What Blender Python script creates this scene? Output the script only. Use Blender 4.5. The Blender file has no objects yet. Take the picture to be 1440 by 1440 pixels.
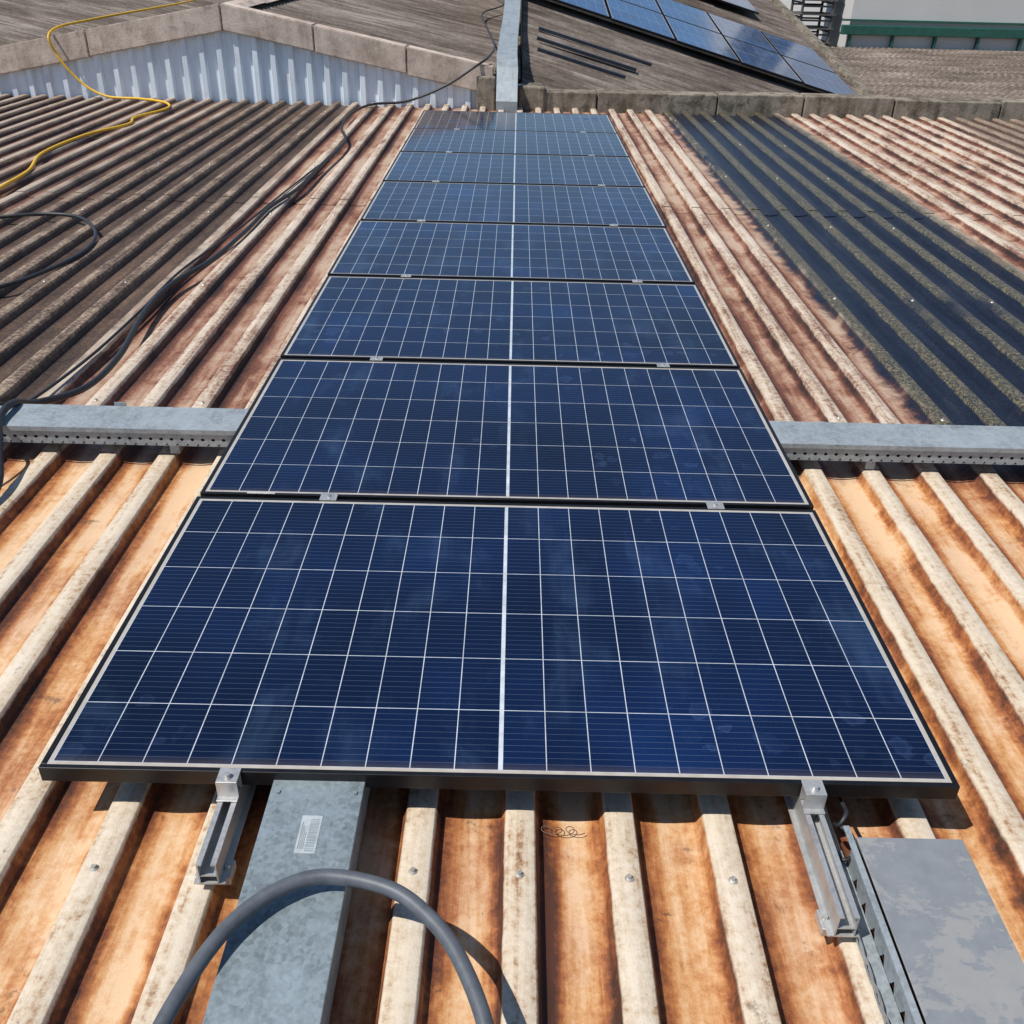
import bpy, bmesh, math, random
from mathutils import Vector, Matrix, noise
random.seed(4)
scene=bpy.context.scene
COL=bpy.context.collection
# ------------------------------------------------------------------ node helpers
class NG:
    def __init__(s,name):
        s.m=bpy.data.materials.new(name); s.m.use_nodes=True
        s.nt=s.m.node_tree; s.nt.nodes.clear()
        s.out=s.nt.nodes.new('ShaderNodeOutputMaterial')
        s.b=s.nt.nodes.new('ShaderNodeBsdfPrincipled')
        s.nt.links.new(s.b.outputs[0],s.out.inputs[0])
        s.tc=s.nt.nodes.new('ShaderNodeTexCoord')
    def put(s,sock,v):
        if isinstance(v,bpy.types.NodeSocket): s.nt.links.new(v,sock)
        else: sock.default_value=v
    def M(s,op,a,b=0.0,c=0.0,clamp=False):
        n=s.nt.nodes.new('ShaderNodeMath'); n.operation=op; n.use_clamp=clamp
        s.put(n.inputs[0],a); s.put(n.inputs[1],b); s.put(n.inputs[2],c); return n.outputs[0]
    def dev(s,v,k):   # (v-.5)*k
        return s.M('MULTIPLY',s.M('SUBTRACT',v,.5),k)
    def add(s,*a):
        r=a[0]
        for b in a[1:]: r=s.M('ADD',r,b)
        return r
    def step(s,v,a,b):
        n=s.nt.nodes.new('ShaderNodeMapRange'); n.interpolation_type='SMOOTHSTEP'
        s.put(n.inputs[0],v); n.inputs[1].default_value=a; n.inputs[2].default_value=b
        return n.outputs[0]
    def noise(s,vec,scale=5,det=4,rough=.55,sc=None,dist=0.0,out=0):
        if sc is not None:
            mp=s.nt.nodes.new('ShaderNodeMapping'); mp.inputs['Scale'].default_value=sc
            s.put(mp.inputs[0],vec); vec=mp.outputs[0]
        n=s.nt.nodes.new('ShaderNodeTexNoise'); s.put(n.inputs['Vector'],vec)
        n.inputs['Scale'].default_value=scale; n.inputs['Detail'].default_value=det
        n.inputs['Roughness'].default_value=rough; n.inputs['Distortion'].default_value=dist
        return n.outputs[out]
    def vor(s,vec,scale,feat='F1'):
        n=s.nt.nodes.new('ShaderNodeTexVoronoi'); n.feature=feat; s.put(n.inputs['Vector'],vec)
        n.inputs['Scale'].default_value=scale; return n
    def ramp(s,f,stops):
        n=s.nt.nodes.new('ShaderNodeValToRGB'); s.put(n.inputs[0],f)
        e=n.color_ramp.elements
        while len(e)<len(stops): e.new(0.5)
        for i,(p,c) in enumerate(stops):
            e[i].position=p; e[i].color=(c[0],c[1],c[2],1)
        return n.outputs[0]
    def mix(s,f,a,b,mode='MIX'):
        n=s.nt.nodes.new('ShaderNodeMix'); n.data_type='RGBA'; n.blend_type=mode
        s.put(n.inputs[0],f)
        for i,v in ((6,a),(7,b)):
            if isinstance(v,tuple): v=(v[0],v[1],v[2],1)
            s.put(n.inputs[i],v)
        return n.outputs[2]
    def xyz(s,v):
        n=s.nt.nodes.new('ShaderNodeSeparateXYZ'); s.put(n.inputs[0],v); return n.outputs
    def bump(s,h,st=.3,d=.002):
        n=s.nt.nodes.new('ShaderNodeBump'); n.inputs['Strength'].default_value=st
        n.inputs['Distance'].default_value=d; s.put(n.inputs['Height'],h)
        s.nt.links.new(n.outputs[0],s.b.inputs['Normal'])
    def fin(s,col,rough=.6,metal=0.0,spec=.5):
        if isinstance(col,tuple): col=(col[0],col[1],col[2],1)
        s.put(s.b.inputs['Base Color'],col); s.put(s.b.inputs['Roughness'],rough)
        s.put(s.b.inputs['Metallic'],metal); s.put(s.b.inputs['Specular IOR Level'],spec)
        return s.m
def simple(name,col,rough=.6,metal=0,scale=20,var=.3,bump=0):
    g=NG(name); n=g.noise(g.tc.outputs['Object'],scale,5,.6)
    a=tuple(c*(1-var) for c in col); b=tuple(min(1,c*(1+var)) for c in col)
    if bump: g.bump(n,bump,.003)
    return g.fin(g.ramp(n,[(.3,a),(.7,b)]),rough,metal)
# ------------------------------------------------------------------ roof material
P0=0.04; PITCH=0.195
def roof_mat():
    g=NG("rusty_corrugated_steel"); O=g.tc.outputs['Object']
    X,Y,Z=g.xyz(O)
    s1=g.noise(O,1,6,.6,sc=(16,1.0,1)); s2=g.noise(O,1,5,.65,sc=(40,2.0,1))
    s3=g.noise(O,1,5,.7,sc=(60,5,1),dist=.3)
    p1=g.noise(O,1.1,4,.55); p2=g.noise(O,5.5,7,.68,dist=.5); p3=g.noise(O,2.3,5,.6)
    f1=g.noise(O,60,5,.72); f2=g.noise(O,240,3,.6)
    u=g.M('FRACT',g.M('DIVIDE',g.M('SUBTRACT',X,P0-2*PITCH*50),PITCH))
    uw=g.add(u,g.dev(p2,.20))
    rust_shade=g.step(g.M('ABSOLUTE',g.M('SUBTRACT',uw,.56)),.08,.30)  # darker valley edges: rust, with the crest's shade painted into the colour
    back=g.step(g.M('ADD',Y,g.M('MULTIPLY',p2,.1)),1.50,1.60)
    r=g.add(.465,g.dev(s1,.80),g.dev(p2,.80),g.dev(p1,.85),g.dev(rust_shade,.36),g.dev(f1,.46),g.dev(s3,.40),g.M('MULTIPLY',back,.06))
    rust=g.ramp(r,[(.20,(.64,.44,.27)),(.37,(.53,.28,.12)),(.52,(.37,.140,.043)),(.66,(.19,.058,.020)),(.82,(.055,.022,.013))])
    rust=g.mix(g.M('MULTIPLY',g.step(p3,.48,.62),.45),rust,g.ramp(r,[(.25,(.50,.30,.20)),(.5,(.28,.10,.045)),(.75,(.10,.032,.018))]))
    rust2=g.ramp(r,[(.22,(.42,.31,.23)),(.42,(.29,.155,.10)),(.56,(.165,.063,.038)),(.72,(.085,.034,.024)),(.88,(.03,.016,.013))])
    rust=g.mix(back,rust,rust2)
    cr=g.add(.49,g.dev(s2,.85),g.dev(f1,.75),g.dev(p2,.5))
    cream=g.ramp(cr,[(.38,(.62,.54,.43)),(.56,(.52,.42,.31)),(.69,(.33,.20,.11)),(.84,(.12,.055,.03))])
    cream2=g.ramp(g.add(cr,g.dev(p1,.6)),[(.40,(.56,.48,.39)),(.54,(.42,.32,.24)),(.68,(.21,.11,.075)),(.85,(.09,.04,.03))])
    cream=g.mix(back,cream,cream2)
    cn=g.M('ADD',Z,g.dev(g.noise(O,1,6,.75,sc=(30,7,1)),.026))
    crest=g.step(cn,-.013,-.003)
    col=g.mix(crest,rust,cream)
    wx=g.M('ADD',X,g.dev(p2,.18))
    ml=g.M('SUBTRACT',1.0,g.step(wx,-1.78,-1.68))
    far=g.M('SUBTRACT',1.0,g.step(g.M('ADD',X,g.dev(p1,2.5)),-3.5,-2.7))
    ml=g.M('MULTIPLY',ml,g.M('SUBTRACT',1.0,g.M('MULTIPLY',far,.60)))
    dl=g.add(.5,g.dev(f1,.7),g.dev(s1,.7),g.dev(p2,.4))
    lv=g.ramp(dl,[(.32,(.022,.014,.011)),(.5,(.066,.042,.030)),(.66,(.135,.082,.055)),(.82,(.24,.17,.12))])
    lc=g.ramp(g.add(.5,g.dev(f1,1.0),g.dev(s2,.6),g.dev(p2,.5)),[(.34,(.055,.036,.026)),(.5,(.165,.115,.082)),(.68,(.38,.29,.21))])
    col=g.mix(ml,col,g.mix(crest,lv,lc))
    mr=g.M('MULTIPLY',g.step(wx,1.50,1.58),g.M('SUBTRACT',1.0,g.step(wx,2.72,2.84)))
    mr=g.M('MULTIPLY',mr,g.step(Y,1.45,1.75))
    rv=g.ramp(dl,[(.40,(.006,.008,.018)),(.62,(.014,.019,.034)),(.85,(.06,.058,.06))])
    rc=g.ramp(f1,[(.36,(.012,.013,.016)),(.50,(.055,.047,.028)),(.64,(.20,.165,.08))])
    rc=g.mix(g.step(f2,.56,.64),rc,(.26,.25,.20))
    col=g.mix(mr,col,g.mix(g.M('MULTIPLY',crest,g.step(g.add(p1,g.dev(X,.06)),.38,.5)),rv,rc))
    m3=g.M('MULTIPLY',g.step(g.M('ADD',X,g.M('MULTIPLY',Y,-.12)),3.4,3.5),.8)
    col=g.mix(m3,col,g.mix(crest,lv,lc))
    sp=g.step(g.noise(O,9,7,.78),.60,.68)
    col=g.mix(g.M('MULTIPLY',sp,.6),col,(.045,.026,.018))
    sp2=g.step(g.noise(O,34,4,.7),.67,.71)
    col=g.mix(g.M('MULTIPLY',sp2,.6),col,(.06,.035,.025))
    g.bump(g.M('ADD',g.M('MULTIPLY',f1,.7),g.M('MULTIPLY',f2,.3)),.45,.003)
    rough=g.M('SUBTRACT',.68,g.M('MULTIPLY',mr,.34))
    return g.fin(col,rough,0,.4)
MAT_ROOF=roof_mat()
# ------------------------------------------------------------------ other materials
def galv(name,base=(.42,.46,.49),rough=.42,metal=.55,sp=.16):
    g=NG(name); O=g.tc.outputs['Object']
    v=g.vor(O,110).outputs['Color']; vx=g.xyz(v)[0]
    n=g.noise(O,7,7,.7); f=g.noise(O,120,3,.6); st=g.noise(O,1,5,.6,sc=(30,4,4))
    t=g.add(.5,g.dev(vx,sp),g.dev(n,.9),g.dev(f,.3),g.dev(st,.35))
    a=tuple(c*.60 for c in base); b=tuple(min(1,c*1.3) for c in base)
    g.bump(n,.15,.002)
    return g.fin(g.ramp(t,[(.25,a),(.5,base),(.8,b)]),g.M('ADD',rough-.1,g.M('MULTIPLY',f,.25)),metal)
MAT_GALV=galv("galvanised_steel",(.235,.285,.31),.46,.35,.24)
MAT_GALV2=galv("galvanised_steel_dull",(.30,.34,.365),.52,.25)
def plate_mat():
    g=NG("worn_galvanised_lid"); O=g.tc.outputs['Object']
    n=g.noise(O,7,9,.72,dist=.3); n2=g.noise(O,26,5,.6)
    t=g.step(g.add(n,g.dev(g.noise(O,1,4,.6,sc=(20,90,1)),.12)),.51,.53)
    a=g.ramp(n2,[(.3,(.185,.20,.22)),(.7,(.235,.25,.265))])
    b=g.ramp(n2,[(.3,(.25,.255,.26)),(.7,(.29,.29,.285))])
    return g.fin(g.mix(t,a,b),.6,.1)
MAT_PLATE=plate_mat()
MAT_ALU=galv("mill_aluminium",(.52,.52,.51),.38,.6,.05)
MAT_FRAME=simple("black_anodised_frame",(.010,.010,.012),.38,.3,30,.35)
MAT_DARK=simple("dark_void",(.015,.015,.015),.9,0)
MAT_SCREW=simple("screw_zinc",(.50,.48,.43),.45,.5,80,.3)
MAT_BCABLE=simple("black_rubber",(.022,.024,.028),.5,0,60,.4)
MAT_GCABLE=simple("grey_conduit_plastic",(.085,.097,.115),.5,0,30,.25)
MAT_YELLOW=simple("yellow_pvc",(.72,.42,.015),.5,0,30,.15)
MAT_LABEL=simple("paper_label",(.34,.38,.40),.6,0,60,.2)
MAT_GREEN=simple("green_painted_steel",(.02,.10,.075),.5,0,5,.2)
def concrete(name,a,b,moss=.0,scale=3):
    g=NG(name); O=g.tc.outputs['Object']
    n=g.noise(O,scale,8,.68); f=g.noise(O,45,4,.7); m=g.noise(O,5,7,.72)
    st=g.noise(O,1,5,.6,sc=(9,9,1.2))
    t=g.add(.5,g.dev(n,.9),g.dev(f,.4),g.dev(st,.7))
    c=g.ramp(t,[(.32,b),(.62,a)])
    c=g.mix(g.M('MULTIPLY',g.step(m,.50,.62),moss),c,(.05,.045,.03))
    g.bump(f,.5,.006)
    return g.fin(c,.88,0,.2)
MAT_VERGE=concrete("weathered_concrete",(.60,.51,.44),(.37,.29,.24),.25)
MAT_PARAPET=concrete("mossy_concrete",(.29,.25,.20),(.10,.082,.062),.65)
def clad():
    g=NG("pale_blue_cladding"); O=g.tc.outputs['Object']
    n=g.noise(O,1,6,.6,sc=(14,14,1.5)); p=g.noise(O,2.5,5,.6)
    c=g.ramp(n,[(.3,(.58,.66,.74)),(.6,(.76,.84,.92))])
    c=g.mix(g.M('MULTIPLY',g.step(p,.55,.75),.35),c,(.36,.31,.27))
    return g.fin(c,.5,0,.4)
MAT_CLAD=clad()
def fibre():
    g=NG("fibre_cement_roof"); O=g.tc.outputs['Object']
    n=g.noise(O,1,7,.65,sc=(.7,5,1)); p=g.noise(O,.5,5,.6); f=g.noise(O,18,5,.7)
    n3=g.noise(O,1,6,.65,sc=(1.5,14,1))
    t=g.add(.5,g.dev(n,.7),g.dev(p,.6),g.dev(f,.35),g.dev(n3,.6))
    c=g.ramp(t,[(.28,(.045,.034,.028)),(.5,(.140,.112,.093)),(.72,(.30,.26,.23))])
    g.bump(f,.5,.01)
    return g.fin(c,.85,0,.2)
MAT_FIBRE=fibre()
def panel_mat(name,sx,sy,nx,ny,sky_tint=False):
    g=NG(name); O=g.tc.outputs['Object']; X,Y,Z=g.xyz(O)
    mgx,mgy,cg=.009,.009,.0036
    ax=g.M('ABSOLUTE',X)
    hx=(sx/2-mgx-cg)/nx
    ux=g.M('DIVIDE',g.M('SUBTRACT',ax,cg),hx)
    hy=(sy-2*mgy)/ny
    uy=g.M('DIVIDE',g.M('SUBTRACT',Y,mgy),hy)
    def line(u,w,cell):
        fr=g.M('FRACT',g.M('ADD',u,100))
        d=g.M('SUBTRACT',.5,g.M('ABSOLUTE',g.M('SUBTRACT',fr,.5)))
        return g.M('LESS_THAN',d,w/2/cell)
    lx=line(ux,.0019,hx); ly=line(uy,.0019,hy)
    gap=g.M('MAXIMUM',lx,ly)
    outx=g.M('MAXIMUM',g.M('LESS_THAN',ux,0),g.M('GREATER_THAN',ux,nx))
    outy=g.M('MAXIMUM',g.M('LESS_THAN',uy,0),g.M('GREATER_THAN',uy,ny))
    white=g.M('MAXIMUM',gap,g.M('MAXIMUM',outx,outy))
    cid=g.nt.nodes.new('ShaderNodeCombineXYZ')
    g.put(cid.inputs[0],g.M('FLOOR',g.M('DIVIDE',X,hx))); g.put(cid.inputs[1],g.M('FLOOR',uy))
    info=g.nt.nodes.new('ShaderNodeObjectInfo'); g.put(cid.inputs[2],g.M('MULTIPLY',info.outputs['Random'],50))
    wn=g.nt.nodes.new('ShaderNodeTexWhiteNoise'); g.put(wn.inputs[0],cid.outputs[0])
    off=g.nt.nodes.new('ShaderNodeVectorMath'); off.operation='ADD'
    g.put(off.inputs[0],O); cc=g.nt.nodes.new('ShaderNodeCombineXYZ'); g.put(cc.inputs[2],g.M('MULTIPLY',info.outputs['Random'],30)); g.put(off.inputs[1],cc.outputs[0])
    V=off.outputs[0]
    big=g.noise(V,1.3,4,.5); flake=g.noise(V,160,3,.8)
    t=g.add(.45,g.dev(wn.outputs[0],.14),g.dev(big,1.0),g.dev(flake,.35))
    if sky_tint:
        cell=g.ramp(t,[(.2,(.012,.045,.12)),(.5,(.022,.078,.20)),(.8,(.04,.12,.28))])  # far array: reflected sky painted in as a bluer cell colour
    else:
        cell=g.ramp(t,[(.2,(.0020,.0040,.014)),(.5,(.0035,.0105,.042)),(.8,(.007,.026,.105))])
    lb=line(g.M('MULTIPLY',uy,10.0),.0007,hy/10)
    cell=g.mix(g.M('MULTIPLY',lb,.34),cell,(.22,.29,.40))
    wh=g.ramp(g.noise(V,25,4,.6),[(.35,(.40,.44,.48)),(.65,(.56,.61,.67))])
    border=g.M('MAXIMUM',outy,g.M('GREATER_THAN',ux,nx))
    wh=g.mix(g.M('MULTIPLY',border,.6),wh,(.36,.28,.18))
    col=g.mix(white,cell,wh)
    dn=g.noise(V,3.2,6,.62,dist=.8); st=g.noise(V,1,5,.6,sc=(7,.8,1))
    dust_sheen=g.M('MULTIPLY',g.step(g.M('ADD',g.M('MULTIPLY',dn,.55),g.M('MULTIPLY',st,.45)),.50,.68),.10)
    # irregular dried water marks
    wv=g.nt.nodes.new('ShaderNodeVectorMath'); wv.operation='ADD'
    wob=g.nt.nodes.new('ShaderNodeVectorMath'); wob.operation='SCALE'; g.put(wob.inputs[0],g.noise(V,9,4,.6,out=1)); wob.inputs['Scale'].default_value=.09
    g.put(wv.inputs[0],V); g.put(wv.inputs[1],wob.outputs[0])
    vd=g.vor(wv.outputs[0],15); dd=g.M('ADD',vd.outputs['Distance'],g.dev(g.noise(V,35,4,.65),.30))
    vr=g.xyz(vd.outputs['Color'])
    dd=g.M('ADD',dd,g.dev(vr[1],.26))
    disc=g.M('SUBTRACT',1.0,g.step(dd,.24,.34))
    rim=g.M('MULTIPLY',disc,g.step(dd,.14,.30))
    ring=g.M('ADD',g.M('MULTIPLY',disc,.55),g.M('MULTIPLY',rim,.6))
    ring=g.M('MULTIPLY',ring,g.step(g.noise(V,2.0,2,.5),.50,.66))
    ring=g.M('MULTIPLY',ring,g.step(vr[0],.35,.6))
    col=g.mix(dust_sheen,col,(.15,.28,.50))  # dust film, coloured blue to paint in sky reflection streaks
    col=g.mix(g.M('MULTIPLY',ring,.085),col,(.16,.28,.62))
    edged=g.M('SUBTRACT',1.0,g.step(Y,.0,.035))
    col=g.mix(g.M('MULTIPLY',edged,.10),col,(.42,.32,.2))
    rough=g.M('ADD',.09,g.M('ADD',g.M('MULTIPLY',dust_sheen,1.5),g.M('MULTIPLY',ring,.08)))
    g.b.inputs['Specular Tint'].default_value=(.62,.86,1.0,1)   # blue anti-reflective coating
    return g.fin(col,rough,0,.5)
MAT_GLASS=panel_mat("solar_cells_glass",1.738,1.018,10,6)
MAT_GLASS2=panel_mat("solar_cells_blue",1.738,1.018,10,6,True)
# ------------------------------------------------------------------ mesh helpers
def new_obj(name,bm,mats,parent=None,smooth=False,loc=(0,0,0)):
    me=bpy.data.meshes.new(name); bm.normal_update(); bm.to_mesh(me); bm.free()
    if not isinstance(mats,(list,tuple)): mats=[mats]
    for m in mats: me.materials.append(m)
    if smooth:
        for p in me.polygons: p.use_smooth=True
    ob=bpy.data.objects.new(name,me); COL.objects.link(ob); ob.location=loc
    if parent: ob.parent=parent
    return ob
def empty(name,loc=(0,0,0)):
    e=bpy.data.objects.new(name,None); e.empty_display_size=.2; COL.objects.link(e); e.location=loc; return e
def box(bm,x0,x1,y0,y1,z0,z1,mi=0,bev=0):
    vs=[bm.verts.new((x,y,z)) for z in (z0,z1) for y in (y0,y1) for x in (x0,x1)]
    fs=[]
    for q in ((0,2,3,1),(4,5,7,6),(0,1,5,4),(2,6,7,3),(0,4,6,2),(1,3,7,5)):
        f=bm.faces.new([vs[i] for i in q]); f.material_index=mi; fs.append(f)
    if bev:
        es=list({e for f in fs for e in f.edges})
        r=bmesh.ops.bevel(bm,geom=es,offset=bev,segments=2,profile=.5,affect='EDGES')
        for f in r['faces']: f.material_index=mi
    return vs
def cyl(bm,c,r,h,n=12,mi=0,axis='Z',r2=None):
    if r2 is None: r2=r
    a=[];b=[]
    for i in range(n):
        t=2*math.pi*i/n; ca,sa=math.cos(t),math.sin(t)
        def P(rr,hh):
            if axis=='Z': return (c[0]+rr*ca,c[1]+rr*sa,c[2]+hh)
            if axis=='Y': return (c[0]+rr*ca,c[1]+hh,c[2]+rr*sa)
            return (c[0]+hh,c[1]+rr*ca,c[2]+rr*sa)
        a.append(bm.verts.new(P(r,0))); b.append(bm.verts.new(P(r2,h)))
    for i in range(n):
        f=bm.faces.new((a[i],a[(i+1)%n],b[(i+1)%n],b[i])); f.material_index=mi
    f=bm.faces.new(a[::-1]); f.material_index=mi
    f=bm.faces.new(b); f.material_index=mi
def tube(name,pts,r,mat,n=12,sub=10,parent=None):
    P=[Vector(p) for p in pts]
    P=[P[0]*2-P[1]]+P+[P[-1]*2-P[-2]]
    path=[]
    for i in range(1,len(P)-2):
        for k in range(sub):
            t=k/sub; a,b,c,d=P[i-1],P[i],P[i+1],P[i+2]
            path.append(.5*((2*b)+(-a+c)*t+(2*a-5*b+4*c-d)*t*t+(-a+3*b-3*c+d)*t**3))
    path.append(P[-2])
    bm=bmesh.new(); rings=[]
    up=Vector((0,0,1))
    for i,p in enumerate(path):
        t=(path[min(i+1,len(path)-1)]-path[max(i-1,0)]).normalized()
        s=t.cross(up)
        if s.length<.05: s=t.cross(Vector((1,0,0)))
        s.normalize(); w=s.cross(t).normalized()
        rings.append([bm.verts.new(p+s*r*math.cos(2*math.pi*k/n)+w*r*math.sin(2*math.pi*k/n)) for k in range(n)])
    for a,b in zip(rings,rings[1:]):
        for k in range(n): bm.faces.new((a[k],a[(k+1)%n],b[(k+1)%n],b[k]))
    bm.faces.new(rings[0][::-1]); bm.faces.new(rings[-1])
    bmesh.ops.recalc_face_normals(bm,faces=bm.faces)
    return new_obj(name,bm,mat,parent,True)
def perforated(bm,origin,eu,ev,L,H,pitch,rx,ry,mi=0,rowc=None):
    o=Vector(origin); eu=Vector(eu); ev=Vector(ev)
    n=int(L/pitch); vc=H/2 if rowc is None else rowc
    for i in range(n):
        cx=(i+.5)*pitch; K=12; ring=[];outr=[]
        for k in range(K):
            t=2*math.pi*k/K
            c,s=math.cos(t),math.sin(t); m=max(abs(c),abs(s))
            ring.append(bm.verts.new(o+eu*(cx+rx*c)+ev*(vc+ry*s)))
            pu=cx+c/m*pitch/2; pv=(vc+s/m*(H-vc)) if s>0 else (vc+s/m*vc)
            outr.append(bm.verts.new(o+eu*pu+ev*pv))
        for k in range(K):
            f=bm.faces.new((ring[k],ring[(k+1)%K],outr[(k+1)%K],outr[k])); f.material_index=mi
# ------------------------------------------------------------------ warehouse with rusty roof
wh=empty("warehouse_building")
hp_=[(0,.001),(.0255,.0),(.0280,-.0018),(.0370,-.0315),(.0400,-.0345),(.058,-.0375),(.078,-.0398)]
prof=[(-.0975,-.0405)]+[(-a,b) for a,b in hp_[::-1] if a>0]+hp_
def roof_sheet(bm,y0,y1,dz,k0=-45,k1=48,seed=0):
    ny=max(2,int((y1-y0)/.22)); xs=[]
    for k in range(k0,k1):
        for (dx,dz2) in prof: xs.append((P0+k*PITCH+dx,dz2))
    rows=[]
    for j in range(ny+1):
        y=y0+(y1-y0)*j/ny; row=[]
        for (x,z) in xs:
            w=noise.noise(Vector((x*1.5,y*.8,seed)))*.0035+noise.noise(Vector((x*9,y*3,seed+7)))*.0010
            row.append(bm.verts.new((x+noise.noise(Vector((x*.8,y*.5,3)))*.004,y,z+w+dz)))
        rows.append(row)
    for a,b in zip(rows,rows[1:]):
        for i in range(len(xs)-1): bm.faces.new((a[i],a[i+1],b[i+1],b[i]))
bm=bmesh.new()
roof_sheet(bm,-4.5,1.62,0.0,seed=1); roof_sheet(bm,1.50,5.30,.004,seed=1); roof_sheet(bm,5.18,9.66,.008,seed=1)
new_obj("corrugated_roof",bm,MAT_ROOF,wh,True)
bm=bmesh.new()
box(bm,-8.7,9.3,-4.45,9.6,-6.0,-.25); new_obj("walls",bm,concrete("render_wall",(.42,.38,.33),(.25,.22,.19),.3),wh)
bm=bmesh.new()
for yi,y in enumerate((-1.6,-.14,1.9,3.3,4.75,6.2,7.6,8.9)):
    for k in range(-40,44):
        if yi>1 and k%2: continue
        x=P0+k*PITCH+random.uniform(-.006,.006); yy=y+random.uniform(-.012,.012)
        if abs(x)<.86 and y>0: continue
        z=(0 if y<1.5 else (.004 if y<5.2 else .008))+.001
        cyl(bm,(x,yy,z-.002),.0085,.003,12); cyl(bm,(x,yy,z+.001),.008,.003,12,r2=.005); cyl(bm,(x,yy,z+.003),.0045,.005,6)
new_obj("roofing_screws",bm,MAT_SCREW,wh)
bm=bmesh.new(); x=-.30
while x<9.2:
    L=random.uniform(.9,1.3); box(bm,x,x+L-.012,9.60+random.uniform(-.01,.01),9.86,-.3,.175+random.uniform(-.012,.012),0,.012); x+=L
new_obj("parapet",bm,MAT_PARAPET,wh)
# ------------------------------------------------------------------ solar panels
W,D,T,lip=1.76,1.04,.035,.011
HP=.11
def panel_meshes():
    bm=bmesh.new()
    x0,x1=-W/2,W/2
    box(bm,x0,x1,0,lip,-T,0,0,.0012); box(bm,x0,x1,D-lip,D,-T,0,0,.0012)
    box(bm,x0,x0+lip,lip,D-lip,-T,0,0,.0012); box(bm,x1-lip,x1,lip,D-lip,-T,0,0,.0012)
    me=bpy.data.meshes.new("frame"); bm.to_mesh(me); bm.free(); me.materials.append(MAT_FRAME)
    bm=bmesh.new()
    box(bm,-(W/2-lip)-.002,(W/2-lip)+.002,-.002,D-2*lip+.002,-.006,0,0)
    mg=bpy.data.meshes.new("glass"); bm.to_mesh(mg); bm.free()
    mg2=mg.copy(); mg.materials.append(MAT_GLASS); mg2.materials.append(MAT_GLASS2)
    bm=bmesh.new(); box(bm,-.10,.10,D-.22,D-.10,-.028,-.0085,0,.004)
    mj=bpy.data.meshes.new("junction_box"); bm.to_mesh(mj); bm.free(); mj.materials.append(MAT_DARK)
    return me,mg,mg2,mj
mf,mgl,mgl2,mj=panel_meshes()
def panel(M,blue=False):
    e=empty("solar_panel"); e.matrix_world=M
    for nm,me,off in (("frame",mf,(0,0,0)),("glass",mgl2 if blue else mgl,(0,lip,-.0018)),("junction_box",mj,(0,0,0))):
        o=bpy.data.objects.new(nm,me); COL.objects.link(o); o.parent=e; o.location=off
for k in range(8):
    panel(Matrix.Translation((random.uniform(-.003,.003),k*1.06,HP))@Matrix.Rotation(random.uniform(-.0012,.0012),4,'Z')@Matrix.Rotation(random.uniform(-.003,.003),4,'X'))
def rail(name,xc,y0,y1,z0=.022,z1=.0735,w=.036):
    bm=bmesh.new(); t=.003
    box(bm,xc-w/2,xc+w/2,y0,y1,z0,z0+t)
    box(bm,xc-w/2,xc-w/2+t,y0,y1,z0+t,z1-t); box(bm,xc+w/2-t,xc+w/2,y0,y1,z0+t,z1-t)
    box(bm,xc-w/2,xc-.008,y0,y1,z1-t,z1); box(bm,xc+.008,xc+w/2,y0,y1,z1-t,z1)
    box(bm,xc-w/2+t,xc+w/2-t,y0+.001,y1-.001,(z0+z1)/2-.006,(z0+z1)/2-.004)
    box(bm,xc-w/2-.010,xc-w/2,y0,y1,z0,z0+t); box(bm,xc+w/2,xc+w/2+.010,y0,y1,z0,z0+t)
    yy=y0+.035
    while yy<y1:
        box(bm,xc-.032,xc+.032,yy-.02,yy+.02,.002,z0-.0005,0,.001)
        cyl(bm,(xc-.023,yy,z0+.003),.005,.006,6); cyl(bm,(xc+.023,yy,z0+.003),.005,.006,6)
        yy+=1.06
    return new_obj(name,bm,MAT_ALU)
rail("mounting_rail",-.515,-.185,8.50)
rail("mounting_rail",.595,-.265,8.50)
def clamp(name,x,y,end):
    bm=bmesh.new(); zt=HP+.0008
    if end:
        box(bm,x-.020,x+.020,-.030+y,y+.008,zt,zt+.003,0,.0008)
        box(bm,x-.020,x+.020,-.0055+y,y-.0025,.076,zt,0)
        box(bm,x-.020,x+.020,-.030+y,y-.027,.076,zt,0)
        box(bm,x-.020,x+.020,y-.042,y-.030,.0745,.0775,0,.0008)
        cyl(bm,(x,y-.016,zt+.003),.0075,.003,14); cyl(bm,(x,y-.016,zt+.006),.0058,.006,12)
    else:
        box(bm,x-.024,x+.024,-.020+y,y+.020,zt,zt+.003,0,.0008)
        box(bm,x-.020,x+.020,y-.008,y+.008,.076,zt,0)
        cyl(bm,(x,y,zt+.003),.0065,.005,12,r2=.005)
    return new_obj(name,bm,MAT_ALU)
clamp("end_clamp",-.515,-.001,True); clamp("end_clamp",.595,-.001,True)
for k in range(1,8):
    for x in (-.515,.585): clamp("mid_clamp",x+random.uniform(-.015,.015),k*1.06-.010,False)
bm=bmesh.new(); box(bm,-.745,-.665,1.0605,1.0700,HP+.0012,HP+.0016); new_obj("serial_label",bm,simple("label_white",(.42,.42,.42),.5,0,200,.4))
tube("panel_lead",[(.66,.08,.05),(.665,.0,.055),(.655,-.04,.075),(.64,-.055,.06),(.645,-.03,.035),(.67,-.05,.03),(.668,-.09,.03),(.64,-.11,.03),(.63,-.08,.02)],.004,MAT_BCABLE,8,8)
pts=[]
for i in range(40):
    a=i/40*2*math.pi*3; pts.append((.085+.028*i/40*2.6+.014*math.cos(a),-.004+.010*math.sin(a),-.030+.002*math.sin(a*.5)))
tube("wire_offcut",pts,.0009,simple("rusty_wire",(.16,.11,.08),.6,.3),6,3)
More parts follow.
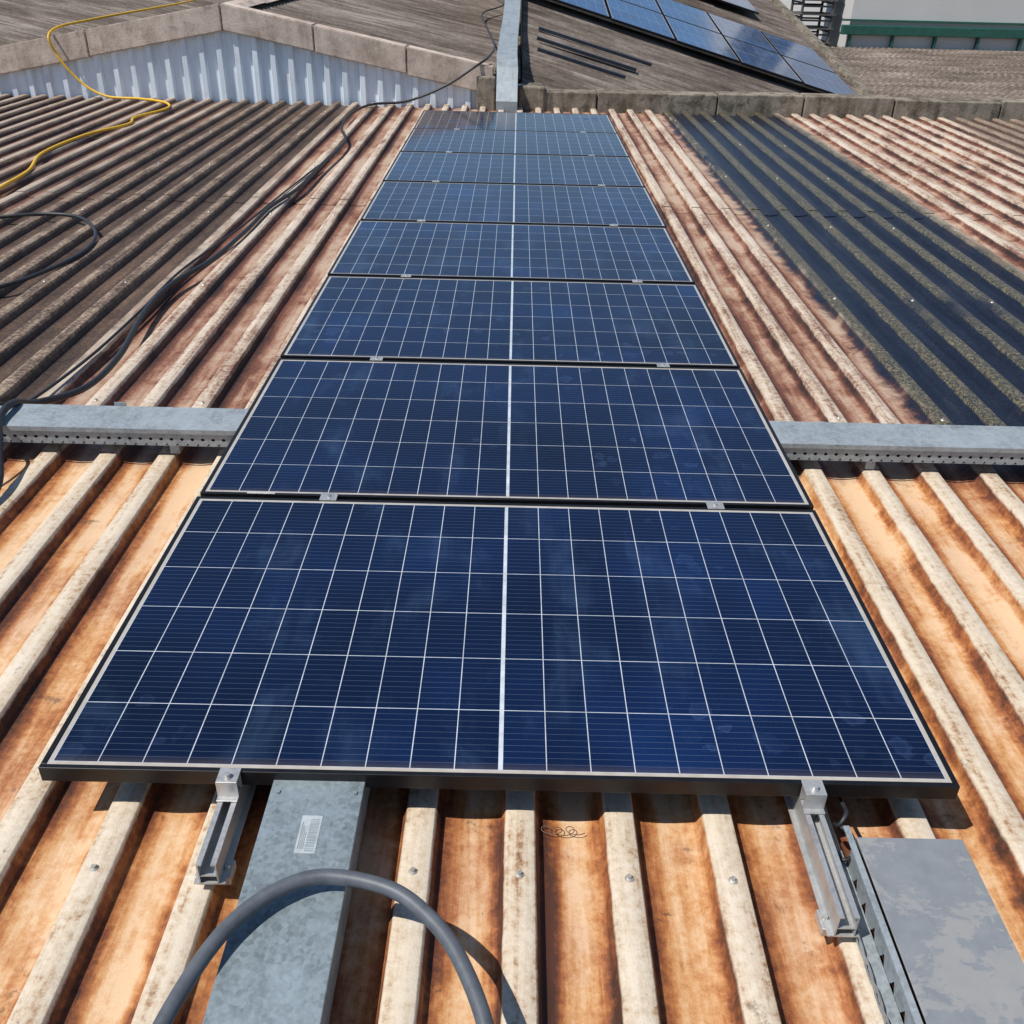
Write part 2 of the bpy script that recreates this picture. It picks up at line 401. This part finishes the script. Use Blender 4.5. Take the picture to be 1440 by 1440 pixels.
# ------------------------------------------------------------------ cross cable tray
bm=bmesh.new()
xa,xb=-3.6,3.9; ya,yb=1.485,1.645; zt=.100
box(bm,xa,xb,ya-.006,yb+.006,zt,zt+.002,0)
box(bm,xa,xb,ya-.006,ya-.004,zt-.014,zt,0); box(bm,xa,xb,yb+.004,yb+.006,zt-.014,zt,0)
perforated(bm,(xa,ya,.040),(1,0,0),(0,0,1),xb-xa,zt-.040,.034,.006,.005,0,rowc=.024)
perforated(bm,(xa,yb,.040),(1,0,0),(0,0,1),xb-xa,zt-.040,.034,.006,.005,0,rowc=.024)
box(bm,xa,xb,ya+.001,yb-.001,.040,.042,0)
for x in (-2.7,-1.9,-1.1,1.2,2.0,2.9):
    box(bm,x-.016,x+.016,ya+.01,yb+.03,.006,.0395,0,.002)
box(bm,1.06,1.075,ya-.0075,yb+.0075,zt+.0021,zt+.0035)
box(bm,-1.34,-1.30,yb+.0065,yb+.05,.008,.013); box(bm,-1.34,-1.30,yb+.0065,yb+.0095,.013,.115); cyl(bm,(-1.32,yb+.033,.013),.007,.008,6)
new_obj("cable_tray",bm,MAT_GALV2)
tr=empty("cable_trunking",(0,0,0))
bm=bmesh.new()
box(bm,-.432,-.262,-2.4,.35,.006,.088,0,.002)
box(bm,-.4345,-.2595,-2.4,.345,.078,.0905,0,.0015)
for y in (-.03,-.85):
    for x in (-.42,-.275): cyl(bm,(x,y,.0905),.005,.003,8)
new_obj("duct",bm,MAT_GALV,tr)
bm=bmesh.new(); box(bm,-.362,-.325,-.17,-.085,.0908,.0911); new_obj("label",bm,MAT_LABEL,tr)
bm=bmesh.new(); y=-.165
while y<-.092:
    w=random.choice([.0012,.002,.003]); box(bm,-.345,-.329,y,y+w,.0912,.0914); y+=w+random.choice([.0015,.0025])
for i in range(4): box(bm,-.3585+i*.003,-.3570+i*.003,-.16,-.10-.008*i,.0912,.0914)
new_obj("barcode",bm,simple("ink",(.22,.25,.27),.6),tr)
rt=empty("cable_trunking")
bm=bmesh.new(); box(bm,.655,.850,-2.4,-.10,.078,.081,0,.001); box(bm,.848,.850,-2.4,-.10,.02,.0779); box(bm,.655,.849,-.102,-.100,.02,.0779)
new_obj("lid",bm,MAT_PLATE,rt)
bm=bmesh.new()
perforated(bm,(.652,-2.4,.008),(0,1,0),(0,0,1),2.33,.066,.050,.012,.0035,0,rowc=.048)
box(bm,.622,.6515,-2.4,-.07,.006,.008); perforated(bm,(.620,-2.4,.008),(0,1,0),(0,0,1),2.33,.022,.050,.012,.0035)
box(bm,.640,.6515,-2.4,-.07,.0745,.0765)
new_obj("tray",bm,MAT_GALV2,rt)
# ------------------------------------------------------------------ cables
tube("grey_cable",[(-.50,-1.6,.03),(-.53,-1.1,.05),(-.525,-.75,.09),(-.495,-.55,.11),(-.465,-.42,.115),(-.425,-.33,.118),(-.365,-.268,.12),(-.29,-.240,.12),(-.18,-.262,.12),(-.105,-.32,.12),(-.055,-.39,.118),(-.01,-.50,.11),(.02,-.65,.08),(.03,-.9,.04),(.0,-1.5,.03)],.0130,MAT_GCABLE,20,14)
tube("black_cable",[(-1.75,.2,.02),(-1.62,.8,.02),(-1.54,1.15,.025),(-1.60,1.36,.085),(-1.655,1.50,.118),(-1.665,1.62,.118),(-1.665,1.78,.05),(-1.58,1.98,.024),(-1.575,2.31,.022),(-1.65,2.82,.022),(-1.66,3.24,.022),(-1.58,3.68,.022),(-1.55,4.3,.022),(-1.54,4.84,.024),(-1.47,5.40,.026),(-1.46,6.14,.026),(-1.44,7.19,.026),(-1.58,7.9,.026),(-1.62,8.7,.026),(-1.5,9.35,.03),(-1.15,9.50,.05),(-.75,9.53,.2),(-.42,9.56,.40),(-.30,9.9,.46),(-.28,11.5,.44),(-.45,14,.47),(-.6,17,.49),(-.3,21,.45),(-.7,26,.5),(-1.2,31,.6)],.0125,MAT_BCABLE,10,10)
tube("black_cable",[(-1.95,.3,.02),(-1.74,1.0,.02),(-1.66,1.38,.085),(-1.70,1.50,.114),(-1.71,1.62,.114),(-1.72,1.78,.04),(-1.69,2.3,.018),(-1.68,2.9,.018),(-1.685,3.5,.018),(-1.60,4.4,.018),(-1.55,5.2,.02),(-1.48,6.2,.02)],.006,MAT_BCABLE,8,10)
tube("black_cable",[(-3.9,4.3,.018),(-3.4,4.42,.018),(-3.06,4.47,.018),(-2.85,4.56,.018),(-2.61,4.50,.018),(-2.39,4.18,.018),(-2.30,3.82,.018),(-2.34,3.45,.018),(-2.48,3.12,.018),(-2.9,2.8,.018),(-3.5,2.7,.018)],.010,MAT_BCABLE,10,10)
tube("yellow_hose",[(-3.6,3.2,.02),(-3.3,4.4,.02),(-3.41,5.19,.022),(-3.47,5.76,.022),(-3.65,6.42,.022),(-3.64,7.23,.022),(-3.49,7.82,.022),(-3.56,8.22,.022),(-3.45,8.8,.022),(-3.60,9.2,.022),(-3.94,9.42,.022),(-4.3,9.48,.03),(-4.55,9.52,.15),(-4.75,9.53,.40),(-4.80,9.60,.62),(-4.7,10.5,.68),(-4.3,12.5,.76),(-4.6,15,.74),(-4.2,19,.80)],.012,MAT_YELLOW,10,10)
# ------------------------------------------------------------------ gabled building behind
gb=empty("gabled_building")
XR,ZR,S=-3.03,.86,.19
XV=-9.5; XR2=2*XV-XR
def gz(x):
    return ZR-S*abs(x-XR) if x>XV else ZR-S*abs(x-XR2)
YG=9.68
bm=bmesh.new(); xs=[]
x=-16.0
while x<-.05:
    for dx,dy in ((0,0),(.09,0),(.105,-.045),(.155,-.045),(.170,0)): xs.append((x+dx,YG+dy))
    x+=.185
lo=[bm.verts.new((x,y,-.4)) for x,y in xs]; hi=[bm.verts.new((x,y,gz(x)-.05)) for x,y in xs]
for i in range(len(xs)-1): bm.faces.new((lo[i],lo[i+1],hi[i+1],hi[i]))
new_obj("gable_wall",bm,MAT_CLAD,gb)
bm=bmesh.new()
segs=[XR2,-14.6,-13.2,-11.9,-10.6,XV,-8.2,-6.9,-5.7,-4.45,XR,-2.1,-1.15,-.24]
for a,b in zip(segs,segs[1:]):
    a2,b2=a+.004,b-.004
    dep=.20+random.uniform(-.01,.02)
    vs=[]
    for yy in (YG-.085,YG+.16):
        for xx,zz in ((a2,gz(a2)-dep),(b2,gz(b2)-dep),(b2,gz(b2)+.055),(a2,gz(a2)+.055)): vs.append(bm.verts.new((xx,yy,zz)))
    for q in ((0,1,2,3),(7,6,5,4),(0,4,5,1),(1,5,6,2),(2,6,7,3),(3,7,4,0)): bm.faces.new([vs[i] for i in q])
bmesh.ops.recalc_face_normals(bm,faces=bm.faces)
bmesh.ops.bevel(bm,geom=list(bm.edges),offset=.010,segments=2,affect='EDGES')
new_obj("verge",bm,MAT_VERGE,gb)
def slope_roof(name,xa,xb,y0,y1,zf,parent,pitch=.18,amp=.024,nx=8):
    bm=bmesh.new(); rows=[]; n=int((y1-y0)/(pitch/6))
    for j in range(n+1):
        y=y0+(y1-y0)*j/n; row=[]
        for i in range(nx+1):
            x=xa+(xb-xa)*i/nx
            row.append(bm.verts.new((x,y,zf(x,y)-.03+amp*math.sin(2*math.pi*y/pitch)+.006*noise.noise(Vector((x,y*.5,0))))))
        rows.append(row)
    for a,b in zip(rows,rows[1:]):
        for i in range(nx): bm.faces.new((a[i],a[i+1],b[i+1],b[i]))
    bmesh.ops.recalc_face_normals(bm,faces=bm.faces)
    return new_obj(name,bm,MAT_FIBRE,parent,True)
GZ=lambda x,y: gz(x)
slope_roof("roof_slope_east",XR,.04,YG+.12,62,GZ,gb)
slope_roof("roof_slope_west",XV,XR,YG+.12,62,GZ,gb)
slope_roof("roof_slope_east_2",XR2,XV,YG+.12,62,GZ,gb)
slope_roof("roof_slope_west_2",XR2-6.5,XR2,YG+.12,62,GZ,gb)
def ridge(xr):
    bm=bmesh.new(); y=YG+.17
    while y<60:
        vs=[]; L=1.1
        for yy in (y,y+L):
            for dx,dz in ((-.16,-.005),(-.08,.035),(0,.05),(.08,.035),(.16,-.005)): vs.append(bm.verts.new((xr+dx,yy,ZR+dz+(.01 if yy>y else 0))))
        for i in range(4): bm.faces.new((vs[i],vs[i+1],vs[i+6],vs[i+5]))
        y+=L-.02
    new_obj("ridge_cap",bm,MAT_VERGE,gb)
ridge(XR); ridge(XR2)
bm=bmesh.new(); box(bm,-22,0.03,9.9,61.8,-6,-.6); new_obj("walls",bm,MAT_PARAPET,gb)
# ------------------------------------------------------------------ tilted roof on the right with the second array
tb=empty("neighbouring_warehouse")
SX,TY=.272,.141
def rz(x,y): return .10-SX*x+TY*(y-10)
XE=6.15; YE=30
slope_roof("roof_slope",.06,XE,9.92,YE,rz,tb,pitch=.18,amp=.022,nx=10)
bm=bmesh.new()
for x in (.05,XE-.01):
    v=[bm.verts.new(p) for p in ((x,9.92,-6),(x,YE,-6),(x,YE,rz(x,YE)-.02),(x,9.92,rz(x,9.92)-.02))]; bm.faces.new(v)
v=[bm.verts.new(p) for p in ((.05,YE,-6),(XE,YE,-6),(XE,YE,rz(XE,YE)-.03),(.05,YE,rz(.05,YE)-.03))]; bm.faces.new(v)
new_obj("walls",bm,MAT_PARAPET,tb)
bm=bmesh.new()
def bar(bm,a,b,hw,h0,h1,side,up):
    vs=[]
    for p in (a,b):
        for s_,h_ in ((-hw,h0),(hw,h0),(hw,h1),(-hw,h1)): vs.append(bm.verts.new(p+side*s_+up*h_))
    for q in ((0,1,2,3),(7,6,5,4),(0,4,5,1),(1,5,6,2),(2,6,7,3),(3,7,4,0)): bm.faces.new([vs[i] for i in q])
nrm=Vector((SX,-TY,1)).normalized()
ey=Vector((0,1,TY)).normalized(); ex=ey.cross(nrm).normalized()
def rpt(x,y,h=0): return Vector((x,y,rz(x,y)))+nrm*h
y=9.92
while y<YE:
    y2=min(y+1.8,YE); bar(bm,rpt(XE-.01,y+.004),rpt(XE-.01,y2-.004),.11,-.03,.045,ex,nrm); y=y2
bmesh.ops.recalc_face_normals(bm,faces=bm.faces)
new_obj("verge",bm,MAT_PARAPET,tb)
def portrait(x,y):
    c=rpt(x,y,.14); lx=ey; ly=-ex
    M=Matrix(((lx.x,ly.x,nrm.x,c.x),(lx.y,ly.y,nrm.y,c.y),(lx.z,ly.z,nrm.z,c.z),(0,0,0,1))); panel(M,True)
for k in range(6): portrait(5.50-k*1.035,15.95)
for k in range(6): portrait(5.50-k*1.035,17.74)
for k in range(5): portrait(4.9-k*1.035,21.6)
bm=bmesh.new()
for y in (15.35,16.5,17.2,18.3):
    bar(bm,rpt(.05,y,.055),rpt(5.7,y,.055),.02,-.02,.02,ey,nrm)
bmesh.ops.recalc_face_normals(bm,faces=bm.faces)
new_obj("mounting_rails",bm,MAT_ALU,tb)
for (x0,y0,L) in ((.25,12.15,1.15),(.25,12.75,1.35),(.28,13.35,1.6)):
    bm=bmesh.new(); bar(bm,rpt(x0,y0),rpt(x0+L,y0+L*.03),.02,0,.04,ey,nrm)
    bmesh.ops.recalc_face_normals(bm,faces=bm.faces)
    new_obj("mounting_rail",bm,simple("dark_rail",(.045,.055,.075),.4,.3))
bm=bmesh.new()
dpts=[(-.10,9.35,.03),(-.10,9.47,.17),(-.10,9.62,.33),(-.11,9.85,.42),(-.11,11.2,.46),(-.09,13,.62),(-.05,18,1.32),(0,26,2.45),(.02,29.9,3.0)]
prev=None
for p in dpts:
    q=[bm.verts.new((p[0]+dx,p[1],p[2]+dz)) for dx,dz in ((-.11,-.05),(.11,-.05),(.11,.06),(-.11,.06))]
    if prev:
        for i in range(4): bm.faces.new((prev[i],prev[(i+1)%4],q[(i+1)%4],q[i]))
    else: bm.faces.new(q)
    prev=q
bm.faces.new(prev[::-1]); bmesh.ops.recalc_face_normals(bm,faces=bm.faces)
new_obj("roof_duct",bm,MAT_GALV2)
bm=bmesh.new(); box(bm,-.42,-.22,9.55,9.88,-.3,.30,0,.02); box(bm,.02,.30,9.57,9.9,-.3,.215,0,.02)
new_obj("concrete_pier",bm,MAT_PARAPET)
# ------------------------------------------------------------------ far right roof + pale building + green gutter
fr=empty("low_warehouse")
bm=bmesh.new(); rows=[]; n=760
for j in range(n+1):
    x=6.35+(30-6.35)*j/n
    rows.append([bm.verts.new((x,y,z+.03*math.sin(2*math.pi*x/.2))) for y,z in ((10.2,-1.62),(35.9,-1.32))])
for a,b in zip(rows,rows[1:]): bm.faces.new((a[0],b[0],b[1],a[1]))
new_obj("roof",bm,MAT_FIBRE,fr,True)
bm=bmesh.new(); box(bm,6.4,29.9,10.3,35.5,-6,-1.75); new_obj("walls",bm,MAT_VERGE,fr)
pb=empty("pale_warehouse")
bm=bmesh.new(); box(bm,11.6,60,36.1,60,-6,7.5); new_obj("walls",bm,simple("pale_cladding",(.62,.60,.575),.7,0,.4,.06),pb)
bm=bmesh.new(); box(bm,11.3,60,35.85,36.08,-.92,-.62,0,.02); box(bm,11.3,60,35.95,36.09,-.5,-.44)
x=11.6
while x<40: box(bm,x,x+.08,35.9,36.08,-1.3,-.93); x+=1.5
new_obj("gutter",bm,MAT_GREEN,pb)
sc=empty("scaffold_tower")
bm=bmesh.new()
for x in (10.1,11.2):
    for y in (37,38.5): cyl(bm,(x,y,-6),.05,12,8)
z=-1.5
while z<6:
    for y in (37,38.5): box(bm,10.1,11.2,y-.03,y+.03,z,z+.06)
    for x in (10.1,11.2): box(bm,x-.03,x+.03,37,38.5,z+.1,z+.16)
    box(bm,10.0,11.3,36.9,38.6,z+.2,z+.24); z+=.45
new_obj("frame",bm,simple("dark_steel",(.10,.09,.085),.7),sc)
bm=bmesh.new(); box(bm,-600,600,-600,600,-6.3,-6.02)
new_obj("ground",bm,simple("asphalt",(.06,.058,.055),.9,0,.8,.3))
# ------------------------------------------------------------------ light
sv=Vector((-.47,-.22,.86)).normalized()
sun=bpy.data.lights.new("sun",'SUN'); sun.energy=5.0; sun.angle=math.radians(.5); sun.color=(1,.955,.88)
so=bpy.data.objects.new("sun",sun); COL.objects.link(so); so.rotation_euler=sv.to_track_quat('Z','Y').to_euler(); so.location=(-5,0,12)
w=bpy.data.worlds.new("World"); scene.world=w; w.use_nodes=True
nt=w.node_tree; bg=nt.nodes['Background']; sky=nt.nodes.new('ShaderNodeTexSky'); sky.sky_type='NISHITA'; sky.sun_disc=False
sky.sun_elevation=math.asin(sv.z); sky.sun_rotation=math.atan2(sv.x,sv.y)
sky.ozone_density=3.0; sky.dust_density=.2
nt.links.new(sky.outputs[0],bg.inputs[0]); bg.inputs[1].default_value=.10
# ------------------------------------------------------------------ camera
f=1338.0
F=Vector((11/f,795/f,-1)).normalized()
R=Vector((1,-0.0253,0)); R=(R-F*R.dot(F)).normalized()
U=R.cross(F)
cd=bpy.data.cameras.new("camera"); cam=bpy.data.objects.new("camera",cd); COL.objects.link(cam)
cd.sensor_width=36; cd.lens=36*f/1440; cd.clip_start=.05; cd.clip_end=2000
cam.matrix_world=Matrix(((R.x,R.y,R.z,.001),(F.x,F.y,F.z,-1.301),(U.x,U.y,U.z,1.472),(0,0,0,1)))
scene.camera=cam
scene.view_settings.view_transform='Standard'; scene.view_settings.look='None'; scene.view_settings.exposure=0
